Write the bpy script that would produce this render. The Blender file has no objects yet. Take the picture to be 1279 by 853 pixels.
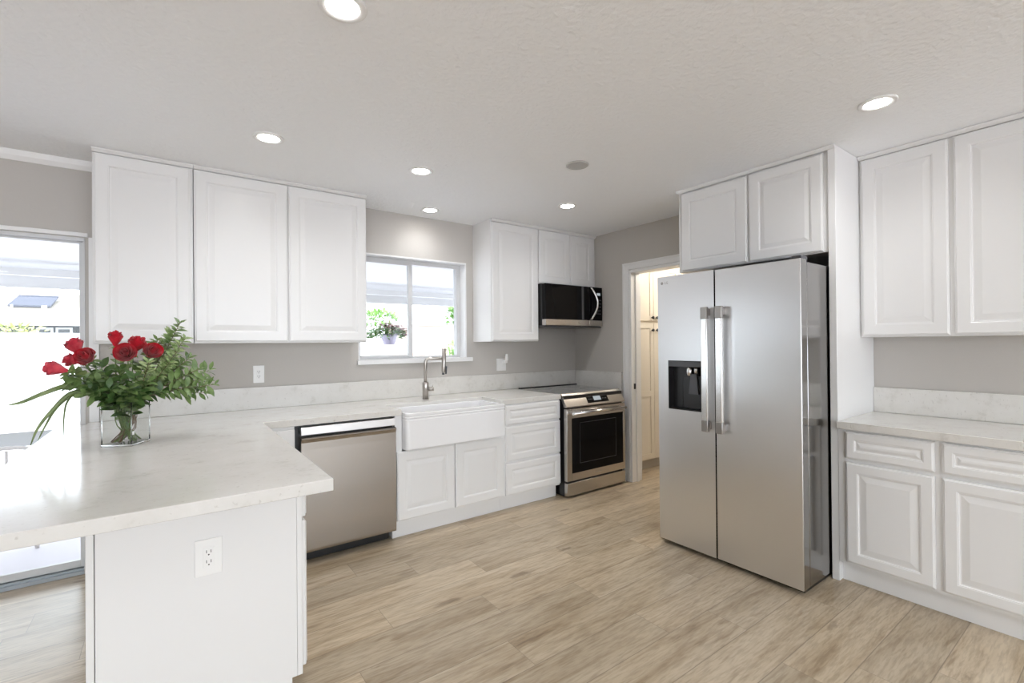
import bpy, bmesh, math, random
from mathutils import Vector, Matrix
S = bpy.context.scene
col = S.collection
PI = math.pi
R_ = math.radians

# ------------------------------------------------------------------ camera
CAM = dict(f=590.12593, x=-3.67464, y=-3.83961, z=1.36855, yaw=0.63052, pitch=0.00423, roll=-0.00889)
def cam_basis():
    y, p, r = CAM['yaw'], CAM['pitch'], CAM['roll']
    F = Vector((math.sin(y)*math.cos(p), math.cos(y)*math.cos(p), math.sin(p)))
    R = Vector((math.cos(y), -math.sin(y), 0)); U = R.cross(F)
    return F, R*math.cos(r)+U*math.sin(r), -R*math.sin(r)+U*math.cos(r)
FW, RT, UP = cam_basis(); EYE = Vector((CAM['x'], CAM['y'], CAM['z']))
cd = bpy.data.cameras.new('camera'); cam = bpy.data.objects.new('camera', cd); col.objects.link(cam)
cd.sensor_width = 36; cd.lens = CAM['f']*36/1279; cd.clip_start = .05; cd.clip_end = 200
m = Matrix((RT, UP, -FW)).transposed().to_4x4(); m.translation = EYE
cam.matrix_world = m; S.camera = cam
def at(u, v, y):
    """point of the place at depth y that lies on the line of sight of a photo pixel"""
    d = FW + RT*(u-639.5)/CAM['f'] - UP*(v-426.5)/CAM['f']
    return EYE + d*((y-EYE.y)/d.y)

# ------------------------------------------------------------------ light and exposure
S.view_settings.view_transform = 'Standard'; S.view_settings.look = 'None'
S.view_settings.gamma = 1; S.view_settings.use_curve_mapping = False
S.view_settings.exposure = 1.0
S.cycles.use_denoising = True
S.cycles.max_bounces = 10; S.cycles.diffuse_bounces = 6; S.cycles.glossy_bounces = 5
S.cycles.transparent_max_bounces = 16; S.cycles.transmission_bounces = 8
S.cycles.caustics_reflective = False; S.cycles.caustics_refractive = False
S.cycles.sample_clamp_indirect = 8
W = bpy.data.worlds.new('sky'); S.world = W; W.use_nodes = True
bg = W.node_tree.nodes['Background']; bg.inputs[0].default_value = (.84, .92, 1.0, 1); bg.inputs[1].default_value = 3.0
sd = bpy.data.lights.new('sun', 'SUN'); sd.energy = 2.6; sd.angle = R_(1.0); sd.color = (1, .96, .90)
so = bpy.data.objects.new('sun', sd); col.objects.link(so)
so.rotation_euler = Vector((-.45, -.55, .9)).to_track_quat('Z', 'Y').to_euler()
CAN_POWER = 9.5

# ------------------------------------------------------------------ materials
def mat(name, rgb, rough=.5, metal=0., spec=.5, coat=0., emit=None, es=0., aniso=0.):
    M = bpy.data.materials.new(name); M.use_nodes = True
    b = M.node_tree.nodes['Principled BSDF']
    b.inputs['Base Color'].default_value = (*rgb, 1); b.inputs['Roughness'].default_value = rough
    b.inputs['Metallic'].default_value = metal; b.inputs['Specular IOR Level'].default_value = spec
    b.inputs['Coat Weight'].default_value = coat; b.inputs['Coat Roughness'].default_value = .08
    b.inputs['Anisotropic'].default_value = aniso
    if emit: b.inputs['Emission Color'].default_value = (*emit, 1); b.inputs['Emission Strength'].default_value = es
    return M
def N(M, t, **kw):
    n = M.node_tree.nodes.new(t)
    for k, v in kw.items(): setattr(n, k, v)
    return n
def L(M, a, b): M.node_tree.links.new(a, b)
def noise(M, scale, detail=4, stretch=(1, 1, 1), rough=.5):
    tc = N(M, 'ShaderNodeTexCoord'); mp = N(M, 'ShaderNodeMapping'); mp.inputs['Scale'].default_value = stretch
    n = N(M, 'ShaderNodeTexNoise'); n.inputs['Scale'].default_value = scale; n.inputs['Detail'].default_value = detail
    n.inputs['Roughness'].default_value = rough
    L(M, tc.outputs['Object'], mp.inputs['Vector']); L(M, mp.outputs[0], n.inputs['Vector']); return n
def bump(M, n, strength, dist=.002):
    b = N(M, 'ShaderNodeBump'); b.inputs['Strength'].default_value = strength; b.inputs['Distance'].default_value = dist
    L(M, n.outputs[0], b.inputs['Height']); L(M, b.outputs[0], M.node_tree.nodes['Principled BSDF'].inputs['Normal'])
def ramp(M, fac, stops):
    r = N(M, 'ShaderNodeValToRGB'); e = r.color_ramp.elements
    while len(e) < len(stops): e.new(.5)
    for i, (p, c) in enumerate(stops): e[i].position = p; e[i].color = (*c, 1)
    L(M, fac, r.inputs[0]); return r
def basecol(M, out): L(M, out, M.node_tree.nodes['Principled BSDF'].inputs['Base Color'])

m_wall = mat('greige wall paint', (.53, .505, .475), .7); bump(m_wall, noise(m_wall, 90, 3), .25)
m_ceil = mat('white ceiling texture', (.91, .925, .945), .8); bump(m_ceil, noise(m_ceil, 42, 4), .9, .006)
m_cab = mat('white cabinet paint', (.795, .793, .79), .32, coat=.1)
m_trim = mat('white trim paint', (.84, .84, .84), .35)
m_plast = mat('white plastic', (.86, .86, .85), .3)
m_slot = mat('dark slot', (.03, .03, .03), .6)
m_quartz = mat('white quartz', (.80, .79, .77), .13, spec=.5)
def mk_quartz():
    n = noise(m_quartz, 9, 8, rough=.7); r = ramp(m_quartz, n.outputs[0], [(.30, (.585, .565, .525)), (.44, (.685, .668, .635)), (.6, (.705, .69, .66)), (.75, (.74, .73, .71))])
    v = noise(m_quartz, 60, 3, (1, 1.6, 1)); r2 = ramp(m_quartz, v.outputs[0], [(.0, (0, 0, 0)), (.64, (0, 0, 0)), (.73, (1, 1, 1)), (1, (1, 1, 1))])
    mx = N(m_quartz, 'ShaderNodeMix', data_type='RGBA'); L(m_quartz, r2.outputs[0], mx.inputs['Factor'])
    ml = N(m_quartz, 'ShaderNodeMath', operation='MULTIPLY'); ml.inputs[1].default_value = .45
    L(m_quartz, r2.outputs[0], ml.inputs[0]); L(m_quartz, ml.outputs[0], mx.inputs['Factor'])
    L(m_quartz, r.outputs[0], mx.inputs['A']); mx.inputs['B'].default_value = (.40, .375, .34, 1)
    basecol(m_quartz, mx.outputs['Result'])
mk_quartz()
def steel(name, rgb, rough, stretch):
    M = mat(name, rgb, rough, 1.0, aniso=.5)
    return M
m_steel = steel('brushed stainless steel', (.76, .762, .768), .30, (1, 1, 120))
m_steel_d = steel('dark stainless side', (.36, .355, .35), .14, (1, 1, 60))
m_steel_w = steel('warm brushed stainless', (.56, .53, .50), .24, (1, 1, 120))
m_steel_dw = steel('dishwasher steel', (.43, .40, .37), .27, (1, 1, 120))
m_handle = mat('satin steel', (.72, .71, .70), .2, 1)
m_handle_d = mat('grey steel ends', (.36, .34, .32), .35, 1)
m_nickel = mat('brushed nickel', (.50, .47, .44), .28, 1)
m_black = mat('black glass', (.004, .004, .005), .08, spec=.12)
m_black2 = mat('black plastic', (.012, .012, .013), .3)
m_grey = mat('charcoal plastic', (.07, .072, .08), .35)
m_ceramic = mat('white fireclay', (.85, .85, .86), .14, coat=.3)
m_alu = mat('white aluminium frame', (.66, .665, .67), .35)
m_track = mat('grey aluminium track', (.40, .44, .47), .4, .3)
m_lamp = mat('lamp diffuser', (1, 1, 1), .5, emit=(1, .97, .92), es=14)
m_disp = mat('display', (.05, .05, .05), .2, emit=(.35, .4, .42), es=.5)
m_black_knob = mat('black knob', (.01, .01, .01), .4)
m_cream = mat('cream pantry paint', (.76, .70, .60), .4)
m_stucco = mat('white painted block', (.86, .85, .84), .9)
m_pinkwall = mat('pale pink stucco', (.46, .36, .31), .9)
m_patio = mat('pale patio stone', (.68, .66, .70), .8)
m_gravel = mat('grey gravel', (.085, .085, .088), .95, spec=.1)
m_cover = mat('white patio cover', (.70, .70, .70), .6)
m_roof = mat('beige shingles', (.25, .22, .18), .95, spec=.1)
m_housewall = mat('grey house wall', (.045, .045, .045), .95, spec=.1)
m_pane_d = mat('dark window pane', (.04, .045, .05), .1)
m_panel_d = mat('blue grey roof unit', (.06, .065, .09), .9, spec=.1)
m_iron = mat('cream wrought iron', (.68, .64, .62), .5)
m_pot = mat('mauve planter plastic', (.36, .33, .42), .5)
m_dirt = mat('soil', (.05, .035, .025), .95)

def mk_floor():
    M = mat('wood plank floor', (.5, .42, .33), .29); nt = M.node_tree
    tc = N(M, 'ShaderNodeTexCoord'); sx = N(M, 'ShaderNodeSeparateXYZ'); L(M, tc.outputs['Object'], sx.inputs[0])
    def mth(op, a, b=None, c=None):
        n = N(M, 'ShaderNodeMath', operation=op)
        for i, q in enumerate((a, b, c)):
            if q is None: continue
            if isinstance(q, (int, float)): n.inputs[i].default_value = q
            else: L(M, q, n.inputs[i])
        return n.outputs[0]
    PW, PL = .205, 1.22
    ry = mth('DIVIDE', mth('ADD', sx.outputs[1], 2.06), PW); row = mth('FLOOR', ry); fy = mth('FRACT', ry)
    wn = N(M, 'ShaderNodeTexWhiteNoise', noise_dimensions='1D'); L(M, row, wn.inputs['W'])
    rx = mth('DIVIDE', mth('ADD', sx.outputs[0], mth('MULTIPLY', wn.outputs[0], 7.3)), PL); cx_ = mth('FLOOR', rx); fx = mth('FRACT', rx)
    cmb = N(M, 'ShaderNodeCombineXYZ'); L(M, row, cmb.inputs[0]); L(M, cx_, cmb.inputs[1])
    w2 = N(M, 'ShaderNodeTexWhiteNoise', noise_dimensions='2D'); L(M, cmb.outputs[0], w2.inputs['Vector'])
    # grain coordinates, shifted for each plank
    vm = N(M, 'ShaderNodeVectorMath', operation='MULTIPLY_ADD'); L(M, w2.outputs['Color'], vm.inputs[0]); vm.inputs[1].default_value = (37, 41, 29)
    mp = N(M, 'ShaderNodeMapping'); mp.inputs['Scale'].default_value = (1.1, 9, 1); L(M, tc.outputs['Object'], mp.inputs[0]); L(M, mp.outputs[0], vm.inputs[2])
    n1 = N(M, 'ShaderNodeTexNoise'); n1.inputs['Scale'].default_value = 1.3; n1.inputs['Detail'].default_value = 8; n1.inputs['Roughness'].default_value = .68; n1.inputs['Distortion'].default_value = .35
    L(M, vm.outputs[0], n1.inputs['Vector'])
    n2 = N(M, 'ShaderNodeTexNoise'); n2.inputs['Scale'].default_value = 11; n2.inputs['Detail'].default_value = 5; n2.inputs['Distortion'].default_value = .3
    L(M, vm.outputs[0], n2.inputs['Vector'])
    mp3 = N(M, 'ShaderNodeMapping'); mp3.inputs['Scale'].default_value = (.55, 3.4, 1); L(M, tc.outputs['Object'], mp3.inputs[0])
    vm3 = N(M, 'ShaderNodeVectorMath', operation='MULTIPLY_ADD'); L(M, w2.outputs['Color'], vm3.inputs[0]); vm3.inputs[1].default_value = (17, 21, 9); L(M, mp3.outputs[0], vm3.inputs[2])
    n3 = N(M, 'ShaderNodeTexNoise'); n3.inputs['Scale'].default_value = 5.5; n3.inputs['Detail'].default_value = 3; n3.inputs['Distortion'].default_value = .5
    L(M, vm3.outputs[0], n3.inputs['Vector'])
    r1 = ramp(M, n1.outputs[0], [(.24, (.20, .14, .085)), (.40, (.37, .29, .195)), (.52, (.455, .375, .27)), (.75, (.54, .46, .345))])
    knot = ramp(M, n3.outputs[0], [(.0, (.50, .43, .36)), (.27, (.60, .53, .46)), (.37, (.95, .94, .93)), (.55, (1, 1, 1))])
    mx = N(M, 'ShaderNodeMix', data_type='RGBA', blend_type='MULTIPLY'); mx.inputs['Factor'].default_value = .8
    L(M, r1.outputs[0], mx.inputs['A']); L(M, knot.outputs[0], mx.inputs['B'])
    fine = ramp(M, n2.outputs[0], [(.36, (.80, .78, .76)), (.56, (1.0, 1.0, 1.0))])
    m2 = N(M, 'ShaderNodeMix', data_type='RGBA', blend_type='MULTIPLY'); m2.inputs['Factor'].default_value = 1
    L(M, mx.outputs['Result'], m2.inputs['A']); L(M, fine.outputs[0], m2.inputs['B'])
    mpk = N(M, 'ShaderNodeMapping'); mpk.inputs['Scale'].default_value = (2.1, 7, 1); L(M, tc.outputs['Object'], mpk.inputs[0])
    nk = N(M, 'ShaderNodeTexNoise'); nk.inputs['Scale'].default_value = 9; nk.inputs['Detail'].default_value = 3; L(M, mpk.outputs[0], nk.inputs['Vector'])
    vk = N(M, 'ShaderNodeVectorMath', operation='MULTIPLY_ADD'); L(M, nk.outputs['Color'], vk.inputs[0]); vk.inputs[1].default_value = (.28, .28, 0); L(M, mpk.outputs[0], vk.inputs[2])
    vo = N(M, 'ShaderNodeTexVoronoi'); vo.inputs['Scale'].default_value = 1.0; L(M, vk.outputs[0], vo.inputs['Vector'])
    sc_ = N(M, 'ShaderNodeSeparateColor'); L(M, vo.outputs['Color'], sc_.inputs[0])
    size = mth('MULTIPLY_ADD', mth('GREATER_THAN', sc_.outputs[0], .45), mth('MULTIPLY_ADD', sc_.outputs[1], .16, .05), .0001)
    kf = mth('SUBTRACT', 1.0, mth('MINIMUM', mth('DIVIDE', vo.outputs['Distance'], size), 1.0))
    mk = N(M, 'ShaderNodeMix', data_type='RGBA'); L(M, mth('MULTIPLY', mth('MINIMUM', mth('MULTIPLY', kf, 1.8), 1.0), .62), mk.inputs['Factor'])
    L(M, m2.outputs['Result'], mk.inputs['A']); mk.inputs['B'].default_value = (.13, .085, .05, 1)
    hv = N(M, 'ShaderNodeHueSaturation'); L(M, mk.outputs['Result'], hv.inputs['Color'])
    hv.inputs['Saturation'].default_value = 1.0
    L(M, mth('MULTIPLY_ADD', w2.outputs['Value'], .34, .92), hv.inputs['Value'])
    # joints
    gy = mth('MULTIPLY', mth('GREATER_THAN', fy, .009), mth('LESS_THAN', fy, .991))
    gx = mth('GREATER_THAN', fx, .0018)
    g = mth('MULTIPLY', gy, gx)
    m3 = N(M, 'ShaderNodeMix', data_type='RGBA'); L(M, mth('MULTIPLY_ADD', g, .62, .38), m3.inputs['Factor'])
    m3.inputs['A'].default_value = (.16, .12, .09, 1); L(M, hv.outputs[0], m3.inputs['B'])
    basecol(M, m3.outputs['Result'])
    b = N(M, 'ShaderNodeBump'); b.inputs['Strength'].default_value = .15; b.inputs['Distance'].default_value = .001
    L(M, n1.outputs[0], b.inputs['Height']); L(M, b.outputs[0], nt.nodes['Principled BSDF'].inputs['Normal'])
    return M
m_floor = mk_floor()

def mk_pane(name, tint=(1, 1, 1), refl=.03):
    M = bpy.data.materials.new(name); M.use_nodes = True; nt = M.node_tree; nt.nodes.clear()
    o = N(M, 'ShaderNodeOutputMaterial'); t = N(M, 'ShaderNodeBsdfTransparent'); t.inputs[0].default_value = (*tint, 1)
    g = N(M, 'ShaderNodeBsdfGlossy'); g.inputs['Roughness'].default_value = .02
    lw = N(M, 'ShaderNodeLayerWeight'); lw.inputs[0].default_value = .5
    pw = N(M, 'ShaderNodeMath', operation='POWER'); pw.inputs[1].default_value = 4; L(M, lw.outputs['Facing'], pw.inputs[0])
    fr = N(M, 'ShaderNodeMath', operation='MULTIPLY_ADD'); fr.inputs[1].default_value = .6; fr.inputs[2].default_value = refl; L(M, pw.outputs[0], fr.inputs[0])
    x = N(M, 'ShaderNodeMixShader'); L(M, fr.outputs[0], x.inputs[0]); L(M, t.outputs[0], x.inputs[1]); L(M, g.outputs[0], x.inputs[2]); L(M, x.outputs[0], o.inputs[0]); return M
m_pane = mk_pane('window glass', (.97, .98, .98))
m_vase = mk_pane('clear vase glass', (.985, .992, .99), .03)
m_vbase = mat('thick clear glass', (.95, .98, .97), .03); m_vbase.node_tree.nodes['Principled BSDF'].inputs['Transmission Weight'].default_value = 1
m_red = mat('red rose petal', (.42, .006, .018), .5); 
def mk_petal(M, a, b):
    n = noise(M, 30, 3); r = ramp(M, n.outputs[0], [(.3, a), (.7, b)]); basecol(M, r.outputs[0])
    M.node_tree.nodes['Principled BSDF'].inputs['Sheen Weight'].default_value = .2
mk_petal(m_red, (.46, .004, .016), (.70, .014, .04))
m_pink = mat('paler red petal', (.6, .05, .08), .5); mk_petal(m_pink, (.50, .02, .05), (.72, .07, .10))
def leafmat(name, a, b, sc=25):
    M = mat(name, a, .42); n = noise(M, sc, 4); r = ramp(M, n.outputs[0], [(.35, a), (.65, b)]); basecol(M, r.outputs[0])
    return M
m_leaf = leafmat('dark green leaf', (.035, .085, .02), (.085, .16, .04))
m_leaf2 = leafmat('variegated leaf', (.13, .24, .055), (.42, .50, .25), 60)
m_leaf3 = leafmat('fresh green leaf', (.095, .17, .045), (.20, .29, .10))
m_stem = mat('green stem', (.13, .20, .06), .5)
m_stem2 = mat('brown stem', (.16, .10, .06), .6)
m_grass = leafmat('grass blade', (.12, .17, .06), (.22, .28, .12), 15)
m_bush = leafmat('bright bush leaf', (.09, .22, .03), (.18, .34, .08), 20)
m_bushy = leafmat('yellow green bush', (.22, .28, .04), (.36, .38, .10), 20)
m_mauvefl = leafmat('dusty red flowers', (.22, .09, .09), (.36, .18, .16), 40)

# ------------------------------------------------------------------ mesh helpers
OFF = {}
class MB:
    def __init__(s): s.b = bmesh.new(); s.sm = False
    def face(s, pts, mi=0, smooth=False):
        vs = [s.b.verts.new(p) for p in pts]
        f = s.b.faces.new(vs); f.material_index = mi; f.smooth = smooth; return f
    def box(s, x0, x1, y0, y1, z0, z1, bev=0., seg=2, mi=0):
        x0, x1 = sorted((x0, x1)); y0, y1 = sorted((y0, y1)); z0, z1 = sorted((z0, z1))
        r = bmesh.ops.create_cube(s.b, size=1)['verts']
        for v in r: v.co = Vector((x0+(v.co.x+.5)*(x1-x0), y0+(v.co.y+.5)*(y1-y0), z0+(v.co.z+.5)*(z1-z0)))
        fs = set(f for v in r for f in v.link_faces)
        for f in fs: f.material_index = mi
        if bev > 0:
            es = list(set(e for v in r for e in v.link_edges))
            rr = bmesh.ops.bevel(s.b, geom=es, offset=bev, segments=seg, profile=.5, affect='EDGES', clamp_overlap=True)
            for f in rr['faces']: f.smooth = True; f.material_index = mi
        return s
    def prism(s, pts, a0, a1, axis='x', mi=0, smooth=False):
        """closed outline pts (two coordinates) extruded along axis"""
        def P(p, a):
            return {'x': (a, p[0], p[1]), 'y': (p[0], a, p[1]), 'z': (p[0], p[1], a)}[axis]
        A = [s.b.verts.new(P(p, a0)) for p in pts]; B = [s.b.verts.new(P(p, a1)) for p in pts]
        n = len(pts); fs = [s.b.faces.new(A), s.b.faces.new(B[::-1])]
        for i in range(n):
            f = s.b.faces.new((A[i], B[i], B[(i+1) % n], A[(i+1) % n])); f.smooth = smooth; fs.append(f)
        for f in fs: f.material_index = mi
        return s
    def rings(s, mp, u0, u1, v0, v1, prof, mi=0):
        """nested rectangles: prof = [(inset, height)], mp maps (u, v, h) to space"""
        prev = None
        for k, (i, h) in enumerate(prof):
            c = [s.b.verts.new(mp(*q)) for q in ((u0+i, v0+i, h), (u1-i, v0+i, h), (u1-i, v1-i, h), (u0+i, v1-i, h))]
            if prev:
                for j in range(4): s.b.faces.new((prev[j], prev[(j+1) % 4], c[(j+1) % 4], c[j])).material_index = mi
            prev = c
            if k == 0: s.b.faces.new(c[::-1]).material_index = mi
        s.b.faces.new(prev).material_index = mi; return s
    def lathe(s, prof, c, axis='z', n=32, mi=0, smooth=True, cap=True):
        rs = []
        for (r, h) in prof:
            ring = []
            for i in range(n):
                a = 2*PI*i/n; q = (r*math.cos(a), r*math.sin(a))
                p = {'z': (q[0], q[1], h), 'x': (h, q[0], q[1]), 'y': (q[1], h, q[0])}[axis]
                ring.append(s.b.verts.new(Vector(c)+Vector(p)))
            rs.append(ring)
        for a, b in zip(rs, rs[1:]):
            for i in range(n):
                f = s.b.faces.new((a[i], a[(i+1) % n], b[(i+1) % n], b[i])); f.smooth = smooth; f.material_index = mi
        if cap:
            s.b.faces.new(rs[0][::-1]).material_index = mi; s.b.faces.new(rs[-1]).material_index = mi
        return s
    def tube(s, pts, r, n=10, mi=0, flat=1.0):
        pts = [Vector(p) for p in pts]; rs = r if isinstance(r, (list, tuple)) else [r]*len(pts)
        prev = None; nrm = None; T0 = None
        rings = []
        for i, p in enumerate(pts):
            T = (pts[min(i+1, len(pts)-1)]-pts[max(i-1, 0)]).normalized()
            if nrm is None:
                nrm = T.orthogonal().normalized()
            else:
                nrm = (nrm-T*nrm.dot(T)).normalized()
            B = T.cross(nrm)
            rings.append([s.b.verts.new(p+nrm*math.cos(2*PI*k/n)*rs[i]+B*math.sin(2*PI*k/n)*rs[i]*flat) for k in range(n)])
        for a, b in zip(rings, rings[1:]):
            for k in range(n):
                f = s.b.faces.new((a[k], a[(k+1) % n], b[(k+1) % n], b[k])); f.smooth = True; f.material_index = mi
        s.b.faces.new(rings[0][::-1]).material_index = mi; s.b.faces.new(rings[-1]).material_index = mi
        return s
    def leaf(s, p, d, up, ln, w, mi=0, curl=.15):
        d = d.normalized(); sd_ = d.cross(up)
        if sd_.length < 1e-4: sd_ = d.orthogonal()
        sd_.normalize(); n = sd_.cross(d)
        A = []; 
        for t, k in ((0, .12), (.25, .75), (.5, 1), (.75, .72), (1, .05)):
            c = p+d*(ln*t)-n*(curl*ln*t*t)
            A.append((s.b.verts.new(c-sd_*w*.5*k+n*w*.14*k), s.b.verts.new(c), s.b.verts.new(c+sd_*w*.5*k+n*w*.14*k)))
        for a, b in zip(A, A[1:]):
            for i in (0, 1):
                f = s.b.faces.new((a[i], a[i+1], b[i+1], b[i])); f.smooth = True; f.material_index = mi
        return s
    def build(s, name, mats, parent=None, recalc=True, loc=None):
        if recalc: bmesh.ops.recalc_face_normals(s.b, faces=s.b.faces[:])
        o_ = OFF.get(parent.name, Vector()) if parent else (Vector(loc) if loc else Vector())
        for v in s.b.verts: v.co -= o_
        me = bpy.data.meshes.new(name); s.b.to_mesh(me); s.b.free()
        for q in (mats if isinstance(mats, (list, tuple)) else [mats]): me.materials.append(q)
        ob = bpy.data.objects.new(name, me); col.objects.link(ob)
        if parent: ob.parent = parent
        else: ob.location = o_
        OFF[ob.name] = o_
        return ob
def tag(o, label, cat, group=None, kind=None):
    o['label'] = label; o['category'] = cat
    if group: o['group'] = group
    if kind: o['kind'] = kind
    return o
def thing(name, loc, label, cat, group=None):
    o = bpy.data.objects.new(name, None); col.objects.link(o); o.location = loc; o.empty_display_size = .1
    OFF[o.name] = Vector(loc); return tag(o, label, cat, group)
def struct(o): o['kind'] = 'structure'; return o
def box(name, mt, x0, x1, y0, y1, z0, z1, parent=None, bev=0.):
    return MB().box(x0, x1, y0, y1, z0, z1, bev).build(name, mt, parent)
def text(name, s, size, loc, rot, mt, parent, ext=.0006, align='CENTER'):
    c = bpy.data.curves.new(name, 'FONT'); c.body = s; c.size = size; c.extrude = ext; c.align_x = align; c.align_y = 'CENTER'; c.resolution_u = 2
    t = bpy.data.objects.new(name+'_src', c); col.objects.link(t)
    dg = bpy.context.evaluated_depsgraph_get(); me = bpy.data.meshes.new_from_object(t.evaluated_get(dg))
    bpy.data.objects.remove(t); bpy.data.curves.remove(c)
    M4 = Matrix.Translation(Vector(loc)-OFF[parent.name]) @ rot.to_4x4(); me.transform(M4)
    me.materials.clear(); me.materials.append(mt)
    o = bpy.data.objects.new(name, me); col.objects.link(o); o.parent = parent; OFF[o.name] = OFF[parent.name]; return o
ROT_BACK = Matrix(((1, 0, 0), (0, 0, -1), (0, 1, 0)))            # faces -y
ROT_RIGHT = Matrix(((0, 0, -1), (-1, 0, 0), (0, 1, 0)))          # faces -x

# ------------------------------------------------------------------ dimensions
ZC = 2.4935; ZU = 1.3875; CT = .914; CB = .872; YU = -.332; YB = -.716; YC = -.735
YC = -.712
# ------------------------------------------------------------------ room shell
struct(box('floor', m_floor, -8.6, 3.2, -8.2, .10, -.06, 0))
def slab_holes(name, mt, x0, x1, z0, z1, y0, y1, holes):
    """wall in the x-z plane with rectangular holes [(hx0, hx1, hz0, hz1)], sorted in x"""
    b = MB(); x = x0
    for h in holes:
        b.box(x, h[0], y0, y1, z0, z1); b.box(h[0], h[1], y0, y1, h[3], z1)
        if h[2] > z0: b.box(h[0], h[1], y0, y1, z0, h[2])
        x = h[1]
    b.box(x, x1, y0, y1, z0, z1); return struct(b.build(name, mt))
slab_holes('wall_back', m_wall, -8.6, 3.2, 0, ZC, 0, .17, [(-6.2, -4.075, 0, 2.03), (-2.42, -1.40, 1.243, 2.127)])
b = MB(); b.box(0, .12, 0, -.785, 0, ZC); b.box(0, .12, -.785, -1.66, 2.087, ZC); b.box(0, .12, -1.66, -8.0, 0, ZC)
struct(b.build('wall_right', m_wall))
struct(box('wall_left', m_wall, -8.6, -8.45, 0, -8.0, 0, ZC))
slab_holes('wall_front', m_wall, -8.6, .12, 0, ZC, -8.2, -8.0, [(-8.2, -4.3, .0, 2.3), (-4.0, -.3, .3, 2.3)])  # unseen wall, its openings made wide to let in more daylight
struct(box('ceiling', m_ceil, -8.6, 3.2, -8.2, .17, ZC, ZC+.1))
b = MB(); b.box(3.05, 3.2, 0, -2.6, 0, ZC); b.box(.12, 3.05, -2.5, -2.6, 0, ZC); struct(b.build('wall_pantry', m_wall))
# crown strip left of the cabinets
b = MB(); b.prism([(0, ZC), (0, ZC-.055), (-.008, ZC-.055), (-.022, ZC-.03), (-.03, ZC-.005), (-.03, ZC)], -8.45, -4.0235, 'x'); struct(b.build('trim_1', m_trim))

# window over the sink
wn = bpy.data.objects.new('window_1', None); col.objects.link(wn); wn.location = (-1.91, .1, 1.243); OFF['window_1'] = Vector(wn.location); struct(wn)
X0, X1, Z0, Z1 = -2.42, -1.40, 1.243, 2.127
b = MB(); b.box(X0, X0+.012, .0, .169, Z0, Z1); b.box(X1-.012, X1, -.001, .169, Z0, Z1); b.box(X0+.012, X1-.012, -.001, .169, Z1-.012, Z1); b.build('window_reveal', m_trim, wn)
b = MB()
b.box(X0+.013, X0+.05, .10, .155, Z0+.001, Z1-.013); b.box(X1-.05, X1-.013, .10, .155, Z0+.001, Z1-.013); b.box(X0+.05, X1-.05, .10, .155, Z1-.045, Z1-.013); b.box(X0+.05, X1-.05, .10, .155, Z0+.001, Z0+.02)
b.build('window_frame', m_alu, wn)
b = MB(); b.box(-1.944, -1.917, .085, .12, Z0+.02, Z1-.045, .003); b.box(-1.917, -1.894, .11, .15, Z0+.02, Z1-.045, .003); b.box(X0+.05, -1.944, .088, .105, Z0+.02, Z0+.035); b.box(X0+.05, -1.944, .088, .105, Z1-.06, Z1-.045)
b.build('window_mullion', m_alu, wn)
b = MB(); b.box(-1.95, -1.935, .07, .085, 1.62, 1.70, .003); b.build('window_latch', m_alu, wn)
b = MB(); b.box(X0+.05, -1.944, .094, .098, Z0+.035, Z1-.06); b.build('window_pane', m_pane, wn)
b = MB(); b.box(-1.894, X1-.05, .126, .130, Z0+.02, Z1-.045); b.build('window_pane', m_pane, wn)
b = MB(); b.box(-2.435, -1.352, -.035, -.0005, 1.206, 1.243, .004); b.box(X0+.001, X1-.001, -.001, .10, 1.2435, 1.246); b.build('window_sill', m_trim, wn)

# sliding glass door on the left
dn = bpy.data.objects.new('door_1', None); col.objects.link(dn); dn.location = (-5.1, .05, 0); OFF['door_1'] = Vector(dn.location); struct(dn)
b = MB(); b.box(-6.2, -4.06, -.016, -.0005, 2.035, 2.06, .003); b.box(-4.058, -4.012, -.012, -.0005, .914, 2.035); b.build('door_casing', m_trim, dn)
b = MB(); b.box(-6.199, -4.076, -.01, .12, 2.012, 2.029); b.box(-4.086, -4.076, .0, .12, 0.0, 2.012); b.box(-6.199, -6.15, .0, .12, 0, 2.012); b.build('door_frame', m_alu, dn)
b = MB(); b.box(-6.15, -4.087, -.005, .11, .001, .022); b.box(-6.15, -4.087, .012, .03, .022, .032); b.box(-6.15, -4.087, .06, .085, .022, .034); b.build('door_track', m_track, dn)
b = MB(); y0, y1 = .035, .06
b.box(-5.12, -5.06, y0, y1, .035, 2.011, .002); b.box(-4.105, -4.087, y0, y1, .035, 2.011, .002); b.box(-5.06, -4.105, y0, y1, .035, .078, .002); b.box(-5.06, -4.105, y0, y1, 2.0, 2.011)
sp = b.build('sliding_panel', m_alu, dn); b = MB(); b.box(-5.06, -4.105, .045, .049, .078, 2.0); b.build('glass_pane', m_pane, sp)
b = MB(); y0, y1 = .075, .1
b.box(-6.148, -6.10, y0, y1, .035, 1.985); b.box(-5.12, -5.07, y0, y1, .035, 1.985); b.box(-6.10, -5.12, y0, y1, .035, .078); b.box(-6.10, -5.12, y0, y1, 1.945, 1.985)
sp = b.build('fixed_panel', m_alu, dn); b = MB(); b.box(-6.10, -5.12, .085, .089, .078, 1.945); b.build('glass_pane', m_pane, sp)

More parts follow.
